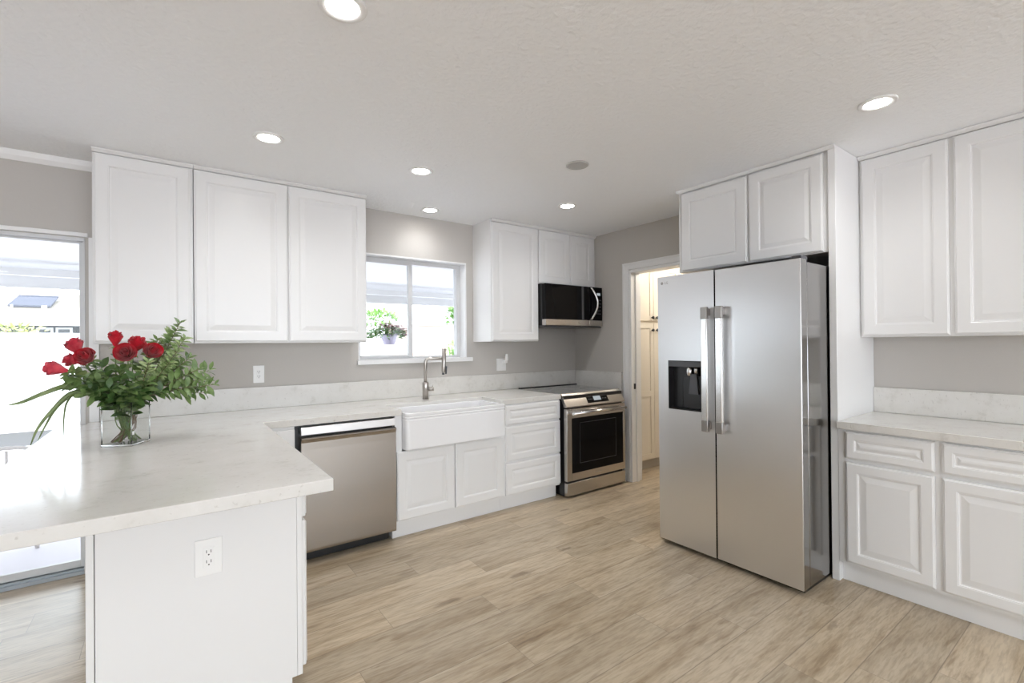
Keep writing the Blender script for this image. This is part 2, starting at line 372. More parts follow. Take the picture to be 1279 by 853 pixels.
# doorway to the pantry: casing and jamb
dn = bpy.data.objects.new('door_2', None); col.objects.link(dn); dn.location = (0, -1.2, 0); OFF['door_2'] = Vector(dn.location); struct(dn)
def casing(b, y0, y1, z0, z1):
    b.box(-.018, -.0005, y0, y1, z0, z1, .004)
b = MB(); casing(b, -.704, -.772, 0, 2.146); b.box(-.026, -.018, -.704, -.722, 0, 2.146, .002); casing(b, -1.673, -1.735, 0, 2.146); casing(b, -.772, -1.673, 2.080, 2.146); b.box(-.026, -.018, -.722, -1.735, 2.128, 2.146, .002)
b.build('door_casing', m_trim, dn)
b = MB(); b.box(-.012, .135, -.773, -.798, 0, 2.075, .003); b.box(-.012, .135, -1.645, -1.672, 0, 2.075, .003); b.box(-.012, .135, -.798, -1.645, 2.05, 2.079, .003); b.box(.05, .085, -.798, -.81, 0, 2.05, .002)
b.build('door_jamb', m_trim, dn)
box('strike_plate', m_black_knob, .02, .045, -.7985, -.801, .91, .965, dn)

# wall seen in shade: skirting in the pantry hall
struct(box('baseboard_back', m_trim, .121, 3.04, -.012, -.0005, 0, .09))

# ------------------------------------------------------------------ cabinet building
def MAPB(y): return lambda u, v, h: (u, y-h, v)          # faces -y
def MAPR(x): return lambda u, v, h: (x-h, u, v)          # faces -x
def MAPL(x): return lambda u, v, h: (x+h, u, v)          # faces +x
def door_prof(s, ramp_, t=.020):
    return [(0, 0), (0, t-.006), (.003, t-.004), (.006, t-.0035), (.009, t), (s-.006, t), (s-.003, t-.0015), (s, t-.0015), (s+.003, t-.0065), (s+.009, t-.007), (s+ramp_, t-.002), (s+ramp_+.003, t-.0015)]
def door(mp, u0, u1, v0, v1, parent, name='door', s=.068, rm=.036, mt=None):
    return MB().rings(mp, u0, u1, v0, v1, door_prof(s, rm)).build(name, mt or m_cab, parent)
def drawer(mp, u0, u1, v0, v1, parent, s=.032, rm=.020): return door(mp, u0, u1, v0, v1, parent, 'drawer', s, rm)
G = .0015
def wall_cab(x0, x1, z0, doors, label, lab_grp=None):
    t = thing('wall_cabinet', ((x0+x1)/2, -.002, z0), label, 'cabinet', lab_grp)
    yf = YU+.021
    b = MB(); b.box(x0+G, x1-G, -.002, yf, z0, ZC-.002, .0015, 1); b.build('body', m_cab, t)
    for (a, c) in doors: door(MAPB(yf-.0005), a, c, z0+.008, ZC-.030, t)
    b = MB(); b.prism([(yf-.0005, ZC-.026), (yf-.014, ZC-.024), (yf-.022, ZC-.014), (yf-.027, ZC-.010), (yf-.027, ZC-.002), (yf-.0005, ZC-.002)], x0+G, x1-G, 'x'); b.build('top_moulding', m_cab, t)
    return t
wall_cab(-4.0137, -3.540, ZU, [(-4.006, -3.555)], 'tall white single door wall cabinet next to the sliding glass door', None)
wall_cab(-3.540, -2.456, ZU, [(-3.536, -3.006), (-2.998, -2.462)], 'wide white two door wall cabinet left of the sink window', None)
wall_cab(-1.330, -.788, ZU, [(-1.322, -.795)], 'tall white single door wall cabinet between the window and the microwave', None)
wall_cab(-.788, -.003, 1.943, [(-.780, -.374), (-.366, -.045)], 'short white two door wall cabinet right above the microwave', None)

# back base cabinets
def base_box(b, x0, x1, yf, z1=CB-.002):
    b.box(x0+G, x1-G, -.024, yf, .115, z1, .001, 1)
TK = -.64
YF = YB+.021     # carcass front, doors stand 20 mm proud
t = thing('base_cabinet', (-3.12, -.35, 0), 'blank white corner base cabinet filling the gap left of the dishwasher', 'cabinet')
b = MB(); b.box(-3.236, -3.045, -.024, YF, .115, CB-.002); b.build('body', m_cab, t); b = MB(); b.box(-3.20, -3.045, -.024, TK, .001, .1149); b.build('toe_kick', m_cab, t)
b = MB(); b.box(-3.215, -3.047, YF-.0005, YB, .13, CB-.02, .002); b.build('filler_panel', m_cab, t)
# sink base
t = thing('sink_base_cabinet', (-1.93, -.35, 0), 'white base cabinet with two raised panel doors under the apron sink', 'cabinet')
b = MB(); b.box(-2.398, -1.478, -.024, YF, .115, .60); b.box(-2.398, -2.346, -.024, YF, .60, CB-.002); b.box(-1.494, -1.478, -.024, YF, .60, CB-.002); b.build('body', m_cab, t)
door(MAPB(YF-.0005), -2.388, -1.934, .137, .618, t); door(MAPB(YF-.0005), -1.926, -1.486, .137, .618, t)
b = MB(); b.box(-2.398, -1.478, -.024, TK, .001, .1149); b.build('toe_kick', m_cab, t)
# drawer base
t = thing('drawer_base_cabinet', (-1.17, -.35, 0), 'white base cabinet with three stacked drawers between sink and range', 'cabinet')
b = MB(); b.box(-1.476, -.869, -.024, YF, .115, CB-.002); b.build('body', m_cab, t)
for z0, z1 in ((.705, .862), (.408, .688), (.132, .390)): drawer(MAPB(YF-.0005), -1.462, -.872, z0, z1, t, .04 if z1-z0 < .2 else .058, .022 if z1-z0 < .2 else .03)
b = MB(); b.box(-1.476, -.869, -.024, TK, .001, .1149); b.build('toe_kick', m_cab, t)

# peninsula base
PY = -1.90
t = thing('peninsula_cabinet', (-3.56, -1.2, 0), 'white peninsula base cabinet with a plain end panel holding an outlet', 'cabinet')
b = MB(); b.box(-3.858, -3.262, PY+.012, -.74, .115, CB-.002); b.box(-3.858, -3.24, -.74, -.024, .115, CB-.002); b.build('body', m_cab, t)
b = MB(); b.box(-3.858, -3.281, PY, PY+.012, .001, CB-.002, .001, 1); 
b = MB(); b.prism([(-3.858, .001), (-3.299, .001), (-3.299, .115), (-3.281, .115), (-3.281, CB-.002), (-3.858, CB-.002)], PY, PY+.012, 'y'); b.build('end_panel', m_cab, t)
b = MB(); b.box(-3.280, -3.2615, PY-.001, PY+.03, .115, CB-.002, .001, 1); b.build('corner_stile', m_cab, t)
b = MB(); b.box(-3.880, -3.860, PY-.004, -.15, .001, CB-.002, .002, 1); b.build('back_panel', m_cab, t)
b = MB(); b.box(-3.858, -3.33, PY+.012, -.74, .001, .1149); b.build('toe_kick', m_cab, t)
for k, (a, c) in enumerate(((PY+.012, -1.52), (-1.51, -1.13), (-1.12, -.78))):
    drawer(MAPL(-3.2615), a, c, .71, .862, t); door(MAPL(-3.2615), a, c, .140, .695, t)

# countertops
b = MB()
P = [(-4.187, -2.175), (-3.218, -2.175), (-3.218, YC), (-2.352, YC), (-2.352, -.405), (-1.492, -.405), (-1.492, YC), (-.857, YC), (-.857, -.0215), (-4.062, -.0215), (-4.062, -.13), (-4.187, -.13)]
b.prism(P, CB, CT, 'z')
o = b.build('countertop', m_quartz); tag(o, 'white speckled quartz countertop wrapping from the peninsula round to the range', 'countertop')
bv = o.modifiers.new('b', 'BEVEL'); bv.width = .003; bv.segments = 2; bv.limit_method = 'ANGLE'
o = box('backsplash', m_quartz, -4.008, -.0225, -.0210, -.0005, CT+.0005, 1.071, None, .0015); tag(o, 'long low quartz backsplash strip along the wall behind sink and range', 'backsplash')
o = box('backsplash', m_quartz, -.0215, -.0005, -.678, -.0005, CT-.03, 1.071, None, .0015); tag(o, 'short quartz backsplash strip on the side wall by the pantry doorway', 'backsplash')

# right wall: cabinets and counter
XB = -.592
t = thing('base_cabinet', (-.3, -3.2, 0), 'white base cabinet with two drawers over two doors right of the refrigerator', 'cabinet')
b = MB(); b.box(-.002, XB, -2.7575, -3.66, .115, CB-.002); b.build('body', m_cab, t)
for a, c in ((-3.177, -2.797), (-3.606, -3.206)):
    drawer(MAPR(XB-.0005), a, c, .712, .860, t, .045, .022); door(MAPR(XB-.0005), a, c, .133, .690, t, 'door', .058)
b = MB(); b.box(-.002, -.542, -2.7575, -3.66, .001, .1149); b.build('toe_kick', m_cab, t)
o = box('countertop', m_quartz, -.023, -.622, -2.7575, -3.68, CB, CT, None, .003); tag(o, 'white quartz countertop on the side wall right of the refrigerator', 'countertop')
o = box('backsplash', m_quartz, -.0215, -.0005, -2.7575, -3.68, CT+.0005, 1.071, None, .0015); tag(o, 'low quartz backsplash strip on the wall right of the refrigerator', 'backsplash')
t = thing('wall_cabinet', (-.12, -3.2, ZU), 'tall white two door wall cabinet right of the refrigerator', 'cabinet')
XU = -.247+.021
b = MB(); b.box(-.002, XU, -2.7575, -3.66, ZU, ZC-.002, .0015, 1); b.build('body', m_cab, t)
for a, c in ((-3.170, -2.772), (-3.600, -3.192)): door(MAPR(XU-.0005), a, c, ZU+.008, ZC-.030, t)
b = MB(); b.prism([(XU-.0005, ZC-.026), (XU-.014, ZC-.024), (XU-.022, ZC-.014), (XU-.026, ZC-.010), (XU-.026, ZC-.002), (XU-.0005, ZC-.002)], -2.7575, -3.66, 'y'); b.build('top_moulding', m_cab, t)
# over the fridge
XF = -.589
t = thing('refrigerator_cabinet', (-.3, -2.24, 0), 'deep white two door cabinet over the refrigerator with full height end panels', 'cabinet')
zf = 1.885
b = MB(); b.box(-.002, XF+.021, -1.7405, -2.7175, zf, ZC-.002, .0015, 1); b.build('body', m_cab, t)
door(MAPR(XF+.0205), -2.243, -1.752, zf+.006, ZC-.030, t, 'door', .072, .012); door(MAPR(XF+.0205), -2.690, -2.257, zf+.006, ZC-.030, t, 'door', .066, .03)
b = MB(); b.box(-.002, XF, -2.718, -2.756, .001, ZC-.002, .002, 1); b.build('end_panel', m_cab, t)
b = MB(); b.box(-.002, XF+.021, -1.722, -1.7395, zf, ZC-.002, .001, 1); b.build('end_panel', m_cab, t)
b = MB(); b.prism([(XF+.0, ZC-.024), (XF-.004, ZC-.022), (XF-.010, ZC-.012), (XF-.012, ZC-.010), (XF-.012, ZC-.002), (XF+.0, ZC-.002)], -1.722, -2.756, 'y'); b.build('top_moulding', m_cab, t)

# ------------------------------------------------------------------ refrigerator
FY0, FY1 = -1.806, -2.7155
FX = -.945; FZ0, FZ1 = .032, 1.812
t = thing('refrigerator', (-.5, -2.26, 0), 'side by side stainless steel refrigerator with two long handles and water dispenser', 'refrigerator')
b = MB(); b.box(-.06, FX+.085, FY0+.006, FY1+.004, .03, 1.80, .004); b.build('body', m_steel_d, t)
b = MB(); b.box(-.10, FX+.06, FY0+.02, FY1+.02, .0005, .03); b.build('kick_grille', m_black2, t)
GY = -2.222
def slab_door(y0, y1, hole, name):
    b = MB()
    if hole is None:
        b.box(FX, FX+.075, y0, y1, FZ0, FZ1, .006, 3)
    else:
        hy0, hy1, hz0, hz1 = hole; ylo, yhi = sorted((y0, y1))
        ys = [ylo, hy0, hy1, yhi]; zs = [FZ0, hz0, hz1, FZ1]
        V = {}
        for i, yy in enumerate(ys):
            for j, zz in enumerate(zs): V[i, j] = b.b.verts.new((FX, yy, zz))
        for i in range(3):
            for j in range(3):
                if (i, j) != (1, 1): b.b.faces.new((V[i, j], V[i+1, j], V[i+1, j+1], V[i, j+1]))
        B = {k: b.b.verts.new((FX+.075, ylo if k[0] == 0 else yhi, FZ0 if k[1] == 0 else FZ1)) for k in ((0, 0), (1, 0), (1, 1), (0, 1))}
        b.b.faces.new((V[0, 0], V[1, 0], V[2, 0], V[3, 0], B[1, 0], B[0, 0])); b.b.faces.new((V[0, 3], V[1, 3], V[2, 3], V[3, 3], B[1, 1], B[0, 1]))
        b.b.faces.new((V[0, 0], V[0, 1], V[0, 2], V[0, 3], B[0, 1], B[0, 0])); b.b.faces.new((V[3, 0], V[3, 1], V[3, 2], V[3, 3], B[1, 1], B[1, 0]))
        b.b.faces.new((B[0, 0], B[1, 0], B[1, 1], B[0, 1]))
        D = [b.b.verts.new((FX+.06, V[k].co.y, V[k].co.z)) for k in ((1, 1), (2, 1), (2, 2), (1, 2))]; H = [V[1, 1], V[2, 1], V[2, 2], V[1, 2]]
        for i in range(4): b.b.faces.new((H[i], H[(i+1) % 4], D[(i+1) % 4], D[i]))
        b.b.faces.new(D)
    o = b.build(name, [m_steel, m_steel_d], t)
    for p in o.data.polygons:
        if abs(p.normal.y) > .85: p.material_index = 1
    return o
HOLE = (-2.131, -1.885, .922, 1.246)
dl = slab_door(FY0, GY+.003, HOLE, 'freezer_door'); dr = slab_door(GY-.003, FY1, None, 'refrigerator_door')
# dispenser
b = MB(); e = .0008; hy0, hy1, hz0, hz1 = HOLE[0]+e, HOLE[1]-e, HOLE[2]+e, HOLE[3]-e
b.box(FX+.052, FX+.0595, hy0, hy1, hz0, hz1); b.box(FX-.001, FX+.0519, hy0, hy0+.004, hz0, hz1); b.box(FX-.001, FX+.0519, hy1-.004, hy1, hz0, hz1); b.box(FX-.001, FX+.0519, hy0+.004, hy1-.004, hz0, hz0+.006); b.box(FX-.001, FX+.0519, hy0+.004, hy1-.004, hz1-.006, hz1)
dp = b.build('dispenser', m_black2, dl)
b = MB(); b.box(FX-.002, FX+.02, hy0, hy1, hz1-.04, hz1-.0062, .002); b.build('dispenser_trim', m_grey, dl)
b = MB(); b.box(FX+.025, FX+.051, hy0+.006, hy0+.15, hz0+.012, hz1-.10, .004); b.build('dispenser_back', m_black2, dl)
b = MB(); b.prism([(-2.10, 1.03), (-2.03, 1.03), (-2.045, 1.16), (-2.085, 1.16)], FX+.012, FX+.024, 'x'); b.build('dispenser_paddle', m_grey, dl)
b = MB(); b.lathe([(.006, -.03), (.017, -.025), (.02, 0), (.017, .02), (.012, .03)], (FX+.024, -2.03, 1.175), 'z', 20); b.lathe([(.006, -.02), (.014, -.015), (.014, .03)], (FX+.03, -2.075, 1.18), 'z', 16); b.build('dispenser_nozzle', m_handle, dl)
# handles
for nm, par, yc in (('handle', dl, -2.182), ('handle', dr, -2.277)):
    b = MB(); yi = yc; w = .021
    b.box(FX-.058, FX-.034, yi-w, yi+w, .815, 1.582, .006, 3); h = b.build(nm, m_handle, par)
    for za, zb_, zc, zd in ((.814, .885, .825, .868), (1.508, 1.583, 1.53, 1.573)):
        b = MB(); b.box(FX-.0595, FX-.033, yi-w-.0006, yi+w+.0006, za, zb_, .004); b.box(FX-.034, FX-.0005, yi-.014, yi+.014, zc, zd, .003); b.build('handle_mount', m_handle_d, h)
b = MB(); b.box(FX+.03, FX+.11, FY1+.01, FY1+.06, 1.8125, 1.832, .003); b.box(FX+.0, FX+.0, FY1, FY1, 1.81, 1.81) if False else None; b.build('hinge_cover', m_grey, t)
lg = at(837, 351, -1.86)
b = MB(); b.lathe([(.010, 0), (.010, .0006)], (FX-.0008, -1.842, 1.768), 'x', 24); b.build('logo_disc', m_handle_d, dl)
text('logo', 'LG', .024, (FX-.0012, -1.876, 1.768), ROT_RIGHT, m_handle_d, dl)

# ------------------------------------------------------------------ dishwasher
t = thing('dishwasher', (-2.71, -.4, 0), 'stainless steel dishwasher with a pocket handle left of the sink', 'dishwasher')
b = MB(); b.box(-3.036, -2.404, -.05, -.665, .09, .866); b.box(-3.0, -2.41, -.05, -.60, .0005, .09); b.build('body', m_black2, t)
b = MB(); b.box(-3.012, -2.402, -.6655, -.722, .810, .861, .003); b.build('control_panel', m_steel, t)
b = MB()
xs0, xs1 = -3.012, -2.402
prof = [(-.6655, .085), (-.722, .085), (-.724, .10), (-.727, .45), (-.727, .72), (-.728, .765), (-.735, .782), (-.738, .788), (-.733, .796), (-.72, .799), (-.70, .797), (-.6655, .797)]
b.prism(prof, xs0, xs1, 'x', smooth=False); b.build('door', m_steel_dw, t)
b = MB(); b.box(-3.0, -2.42, -.60, -.625, .003, .075); b.build('kick_plate', m_black2, t)

# ------------------------------------------------------------------ sink
t = thing('farmhouse_sink', (-1.92, -.58, .62), 'white farmhouse apron sink set in the quartz countertop under the window', 'sink')
sx0, sx1, sz0, sz1 = -2.342, -1.498, .632, .889
b = MB()
def rr(x0, x1, y0, y1, r, seg=5, front_only=True):
    pts = []
    for (cx, cy, a0) in ((x0+r, y0+r, 180), (x1-r, y0+r, 270)):
        for k in range(seg+1):
            a = R_(a0+90*k/seg); pts.append((cx+r*math.cos(a), cy+r*math.sin(a)))
    pts += [(x1, y1), (x0, y1)]
    return pts
def ring_layers(b, layers):
    prev = None
    for pts, z in layers:
        c = [b.b.verts.new((p[0], p[1], z)) for p in pts]; n = len(c)
        if prev:
            for i in range(n): f = b.b.faces.new((prev[i], prev[(i+1) % n], c[(i+1) % n], c[i])); f.smooth = False
        else: b.b.faces.new(c[::-1])
        prev = c
    b.b.faces.new(prev)
def off(d): return rr(sx0+d, sx1-d, -.772+d, -.43+d, .028)
def offs(d, y1=-.41): return rr(sx0+d*.3, sx1-d*.3, -.772+d, y1, .026)
lay = [(offs(.006), sz0), (offs(.001), sz0+.004), (offs(0), sz0+.010), (offs(0), .838), (offs(.005), .842), (offs(.005), .849), (offs(0), .853), (offs(0), .860), (offs(.005), .864), (offs(.001), .869), (offs(0), .884), (offs(.002), .888), (offs(.005), sz1)]
# outer skin
prev = None
for pts, z in lay:
    c = [b.b.verts.new((p[0], p[1], z)) for p in pts]; n = len(c)
    if prev:
        for i in range(n): b.b.faces.new((prev[i], prev[(i+1) % n], c[(i+1) % n], c[i]))
    else: b.b.faces.new(c[::-1])
    prev = c
# rim and bowl
def inner(d, y1=-.425): return rr(sx0+.028+d, sx1-.028-d, -.772+.030+d, y1-d, .03)
for pts, z in ((inner(0), sz1), (inner(.003), sz1-.004), (inner(.010), .70), (inner(.03), .672), (inner(.08), .664)):
    c = [b.b.verts.new((p[0], p[1], z)) for p in pts]
    for i in range(len(c)): f = b.b.faces.new((prev[i], prev[(i+1) % n], c[(i+1) % n], c[i])); f.smooth = False
    prev = c
b.b.faces.new(prev)
b.build('basin', m_ceramic, t)
b = MB(); b.lathe([(.045, .6645), (.045, .667), (.03, .667)], (-1.92, -.58, 0), 'z', 24); b.build('drain', m_nickel, t)

# faucet
t = thing('faucet', (-1.944, -.245, CT), 'brushed nickel pull down kitchen faucet behind the apron sink', 'faucet')
fx, fy = -1.944, -.245
b = MB(); b.lathe([(.026, 0), (.026, .135), (.024, .139), (.015, .14)], (fx, fy, CT+.0005), 'z', 28); b.build('base', m_nickel, t)
arc = [(fx, fy, CT+.135), (fx, fy, CT+.30)]
dx, dy = .62, -.78     # spout swings out over the bowl
dd = Vector((.86, -.5, 0)).normalized()
for k in range(1, 9):
    a = R_(90*k/8); arc.append((fx+dd.x*.035*(1-math.cos(a)), fy+dd.y*.035*(1-math.cos(a)), CT+.30+.035*math.sin(a)))
arc.append((fx+dd.x*.135, fy+dd.y*.135, CT+.335))
b = MB(); b.tube(arc, .0135, 16); b.build('spout', m_nickel, t)
hx, hy = fx+dd.x*.150, fy+dd.y*.150
b = MB(); b.tube([(hx-.002, hy, CT+.215), (hx-.001, hy, CT+.23), (hx+.006, hy, CT+.415), (hx+.006, hy, CT+.418)], [.012, .017, .0185, .016], 18); hd = b.build('spray_head', m_nickel, t)
b = MB(); b.tube([(hx+.012, hy-.018, CT+.205), (hx+.017, hy-.018, CT+.27)], .007, 10); b.tube([(hx-.0035, hy, CT+.20), (hx-.002, hy, CT+.2145)], .0115, 16); b.build('spray_tip', m_grey, hd)
b = MB(); b.tube([(fx+.022, fy-.01, CT+.083), (fx+.062, fy-.028, CT+.083)], .017, 18); b.tube([(fx+.05, fy-.022, CT+.09), (fx+.058, fy-.026, CT+.125)], .004, 8); b.build('lever', m_nickel, t)

# ------------------------------------------------------------------ range
t = thing('range', (-.46, -.4, 0), 'slide in stainless steel electric range with black oven window in the corner', 'stove')
gx0, gx1 = -.850, -.088
b = MB(); b.box(gx0+.004, gx1, -.03, -.735, .02, .900); b.box(gx0+.03, gx1-.03, -.06, -.69, .0005, .02); b.build('body', m_black2, t)
b = MB(); b.box(gx0, gx1, -.055, -.695, .9005, .915, .003); ck = b.build('cooktop', m_black, t)
b = MB(); b.box(gx0+.03, -.03, -.030, -.0545, .885, .922, .003); b.build('rear_trim', m_black2, t)
m_top = mat('glossy ceramic cooktop', (.03, .03, .032), .03, spec=1.0, coat=1.0); ck.data.materials[0] = m_top
for cx, cy, r in ((-.66, -.22, .09), (-.66, -.50, .11), (-.28, -.22, .09), (-.28, -.50, .10)):
    b = MB(); b.lathe([(r, 0), (r, .0004), (r-.004, .0004), (r-.004, 0)], (cx, cy, .9152), 'z', 40, cap=False); b.build('burner_ring', m_grey, ck)
b = MB(); b.prism([(-.690, .896), (-.690, .915), (-.700, .918), (-.708, .914), (-.772, .806), (-.772, .798), (-.735, .798)], gx0, gx1, 'x'); cp = b.build('control_panel', m_steel_w, t)
def slope(u, w, h):   # point on the sloped control face: w from 0 at the bottom to 1 at the top
    return Vector((u, -.772+.064*w-.84*h, .806+.108*w+.5*h))
b = MB(); q = [slope(-.575, .12, .0015), slope(-.30, .12, .0015), slope(-.30, .88, .0015), slope(-.575, .88, .0015)]; q2 = [p+Vector((0, .003, -.002)) for p in q]
A = [b.b.verts.new(p) for p in q]; B = [b.b.verts.new(p) for p in q2]; b.b.faces.new(A); b.b.faces.new(B[::-1])
for i in range(4): b.b.faces.new((A[i], A[(i+1) % 4], B[(i+1) % 4], B[i]))
dsp = b.build('control_display', m_black, cp)
b = MB(); q = [slope(-.49, .28, .003), slope(-.395, .28, .003), slope(-.395, .74, .003), slope(-.49, .74, .003)]; b.face(q); b.build('screen', m_disp, dsp)
b = MB()
for u in (-.55, -.53, -.51, -.37, -.35, -.33):
    for w_ in (.35, .6): b = MB(); b.face([slope(u-.005, w_, .003), slope(u+.005, w_, .003), slope(u+.005, w_+.08, .003), slope(u-.005, w_+.08, .003)]); b.build('touch_key', m_grey, dsp)
# oven door: frame ring around a window
b = MB(); yd0, yd1 = -.7355, -.775
wx0, wx1, wz0, wz1 = gx0+.058, gx1-.028, .215, .702
b.box(gx0, wx0, yd0, yd1, .150, .786, .002); b.box(wx1, gx1, yd0, yd1, .150, .786, .002); b.box(wx0, wx1, yd0, yd1, wz1, .786, .0); b.box(wx0, wx1, yd0, yd1, .150, wz0, 0)
od = b.build('oven_door', m_steel_w, t)
b = MB(); b.box(wx0+.0003, wx1-.0003, yd0, yd1+.003, wz0+.0003, wz1-.0003); ow = b.build('oven_window', m_black, od)
b = MB(); q0, q1, q2_, q3 = wx0+.10, wx1-.10, wz0+.08, wz1-.05
for (a, c, e_, f_) in ((q0, q1, q3, q3+.003), (q0, q1, q2_-.003, q2_), (q0, q0+.003, q2_, q3), (q1-.003, q1, q2_, q3)): b.box(a, c, yd1+.002, yd1+.0033, e_, f_)
b.build('window_outline', m_grey, ow)
b = MB(); b.tube([(gx0+.035, yd1-.042, .748), (gx1-.035, yd1-.042, .748)], .0145, 18)
for x_ in (gx0+.06, gx1-.06): b.tube([(x_, yd1-.042, .748), (x_, yd1+.001, .748)], .009, 12)
b.build('handle', m_handle, od)
b = MB(); b.box(gx0, gx1, yd0, yd1, .022, .132, .003); b.build('storage_drawer', m_steel_w, t)
b = MB(); b.box(-.50, -.42, yd1-.0008, yd1+.001, .180, .187, .0004, 1); b.build('badge', m_handle_d, od)

# ------------------------------------------------------------------ microwave
t = thing('microwave', (-.4, -.2, 1.525), 'black and stainless over the range microwave with a curved handle', 'microwave')
mx0, mx1, my, mz0, mz1 = -.786, -.014, -.425, 1.527, 1.9415
b = MB(); b.box(mx0+.001, mx1, -.002, my+.055, mz0+.012, mz1, .002); b.build('body', m_black2, t)
b = MB(); b.box(mx0, mx1, -.03, my+.02, mz0-.002, mz0+.0115, .003); b.build('vent_base', m_grey, t)
px = -.205
b = MB(); b.box(mx0, px-.001, my+.0545, my, mz0+.072, mz1-.003, .004); md = b.build('door', m_black, t)
b = MB(); b.box(px+.001, mx1, my+.0545, my, mz0+.072, mz1-.003, .004); pn = b.build('control_panel', m_black, t)
b = MB(); b.box(mx0, px-.001, my+.0545, my-.001, mz0+.0125, mz0+.0715, .003); st = b.build('door_strip', m_steel_w, t)
b = MB(); b.box(px+.001, mx1, my+.0545, my-.001, mz0+.0125, mz0+.0715, .003); b.build('panel_strip', m_steel_w, t)
b = MB(); b.box(-.31, -.28, my-.0008, my+.001, mz0+.075, mz1-.006); b.build('door_band', m_grey, md)
pts = []
for k in range(13):
    s_ = k/12; pts.append((-.19+.055*math.sin(PI*s_)-.0, my-.02-.03*math.sin(PI*s_), mz0+.085+(mz1-mz0-.105)*s_))
pts = [(pts[0][0], my+.002, pts[0][2])]+pts+[(pts[-1][0], my+.002, pts[-1][2])]
b = MB(); b.tube(pts, .011, 12); b.build('handle', m_handle, md)
b = MB(); b.box(-.095, -.045, my-.0008, my+.001, 1.855, 1.88); b.build('display', m_disp, pn)
b = MB()
for r_ in range(5):
    for c_ in range(3): b = MB(); b.box(-.10+.024*c_, -.085+.024*c_, my-.0006, my+.001, 1.80-.035*r_, 1.812-.035*r_); b.build('touch_key', m_grey, pn)
b = MB(); b.lathe([(.008, 0), (.008, .0006)], (-.345, my-.0018, mz0+.042), 'y', 20); b.build('logo_disc', m_handle_d, st)
text('logo', 'LG', .016, (-.322, my-.0016, mz0+.042), ROT_BACK, m_handle_d, st, .0003)

# ------------------------------------------------------------------ outlets
def outlet(x, y, z, label, w=.078, h=.125):
    t = thing('wall_outlet', (x, y, z), label, 'outlet')
    b = MB(); b.box(x-w/2, x+w/2, y-.0005, y-.006, z-h/2, z+h/2, .002); pl = b.build('cover_plate', m_plast, t)
    b = MB(); b.box(x-.0165, x+.0165, y-.0055, y-.0085, z-.033, z+.033, .001); b.build('receptacle', m_plast, t)
    b = MB()
    for s_ in (-1, 1):
        zc = z+s_*.017
        b.box(x-.0075, x-.0055, y-.0084, y-.009, zc-.002, zc+.008); b.box(x+.0055, x+.0075, y-.0084, y-.009, zc-.002, zc+.008); b.lathe([(.0025, 0), (.0025, -.0006)], (x, y-.0084, zc-.008), 'y', 10)
    b.build('slots', m_slot, t)
    return t
outlet(-3.5625, PY, .644, 'white duplex outlet on the end panel of the peninsula', .081, .124)
outlet(-3.1415, 0, 1.163, 'white duplex outlet on the grey wall under the left wall cabinets', .072, .125)
t = thing('wall_switch', (-1.005, 0, 1.163), 'white two gang wall plate right of the window under the wall cabinet', 'switch')
b = MB(); b.box(-1.064, -.952, -.0005, -.006, 1.100, 1.222, .002); b.build('cover_plate', m_plast, t)
b = MB(); b.box(-1.048, -1.016, -.0055, -.009, 1.128, 1.194, .001); b.build('rocker', m_plast, t)
b = MB(); b.box(-.998, -.966, -.0055, -.008, 1.128, 1.194, .001); b.build('receptacle', m_plast, t)
t = thing('plug_in_air_freshener', (-.965, -.02, 1.21), 'small white plug in air freshener in the plate right of the window', 'air freshener')
b = MB(); b.box(-.998, -.958, -.0092, -.045, 1.175, 1.205, .006, 3); b.build('plug_body', m_plast, t)
b = MB(); b.lathe([(.016, 0), (.017, .02), (.014, .05), (.014, .062), (.012, .064)], (-.972, -.042, 1.2), 'z', 20); b.build('bottle', m_plast, t)

# ------------------------------------------------------------------ ceiling lights
def can(x, y, label, power=1.0):
    t = thing('recessed_light', (x, y, ZC), label, 'ceiling light', 'round recessed ceiling lights')
    b = MB(); b.lathe([(.078, -.0005), (.078, -.004), (.074, -.007), (.056, -.006), (.052, -.0005)], (x, y, ZC), 'z', 40, cap=False); b.build('trim_ring', m_trim, t)
    b = MB(); b.lathe([(.052, -.001), (.052, -.0035), (.02, -.004)], (x, y, ZC), 'z', 32); b.build('lens', m_lamp, t)
    ld = bpy.data.lights.new('lamp', 'SPOT'); ld.energy = CAN_POWER*power; ld.spot_size = R_(156); ld.spot_blend = 1.0; ld.shadow_soft_size = .05; ld.color = (.97, .985, 1)
    lo = bpy.data.objects.new('lamp', ld); col.objects.link(lo); lo.parent = t; lo.location = (0, 0, -.02)
can(-3.198, -2.249, 'round recessed light nearest the camera, cut by the top of the photo')
can(-3.226, -1.008, 'round recessed light in the ceiling in front of the left wall cabinets')
can(-2.339, -1.025, 'round recessed light in the middle of the ceiling, second row from window')
can(-1.890, -.247, 'round recessed light close to the wall right above the sink window', .55)
can(-1.019, -.988, 'round recessed light in front of the cabinets by the microwave')
can(-.950, -3.062, 'round recessed light in front of the right wall cabinets')
for ex_, ey_, lb in ((-3.2, -4.1, 'above the floor behind the camera, near the peninsula'), (-1.3, -4.6, 'behind the camera towards the right wall'), (-3.2, -6.2, 'far behind the camera in the living area'), (-1.3, -6.6, 'far back near the front window'), (-5.3, -1.4, 'over the dining area by the sliding door'), (-5.3, -3.6, 'over the dining area beside the camera'), (-7.2, -2.4, 'near the left wall of the dining area'), (-5.6, -6.0, 'by the wide front opening')):
    can(ex_, ey_, 'added unseen round recessed light '+lb)  # unseen cans added out of view to brighten the interior
b = MB(); b.lathe([(.072, -.0005), (.072, -.004), (.066, -.008), (.058, -.006), (.0, -.0055)] if False else [(.072, -.0005), (.072, -.004), (.066, -.008), (.058, -.006), (.01, -.0055)], (-1.576, -1.681, ZC), 'z', 40)
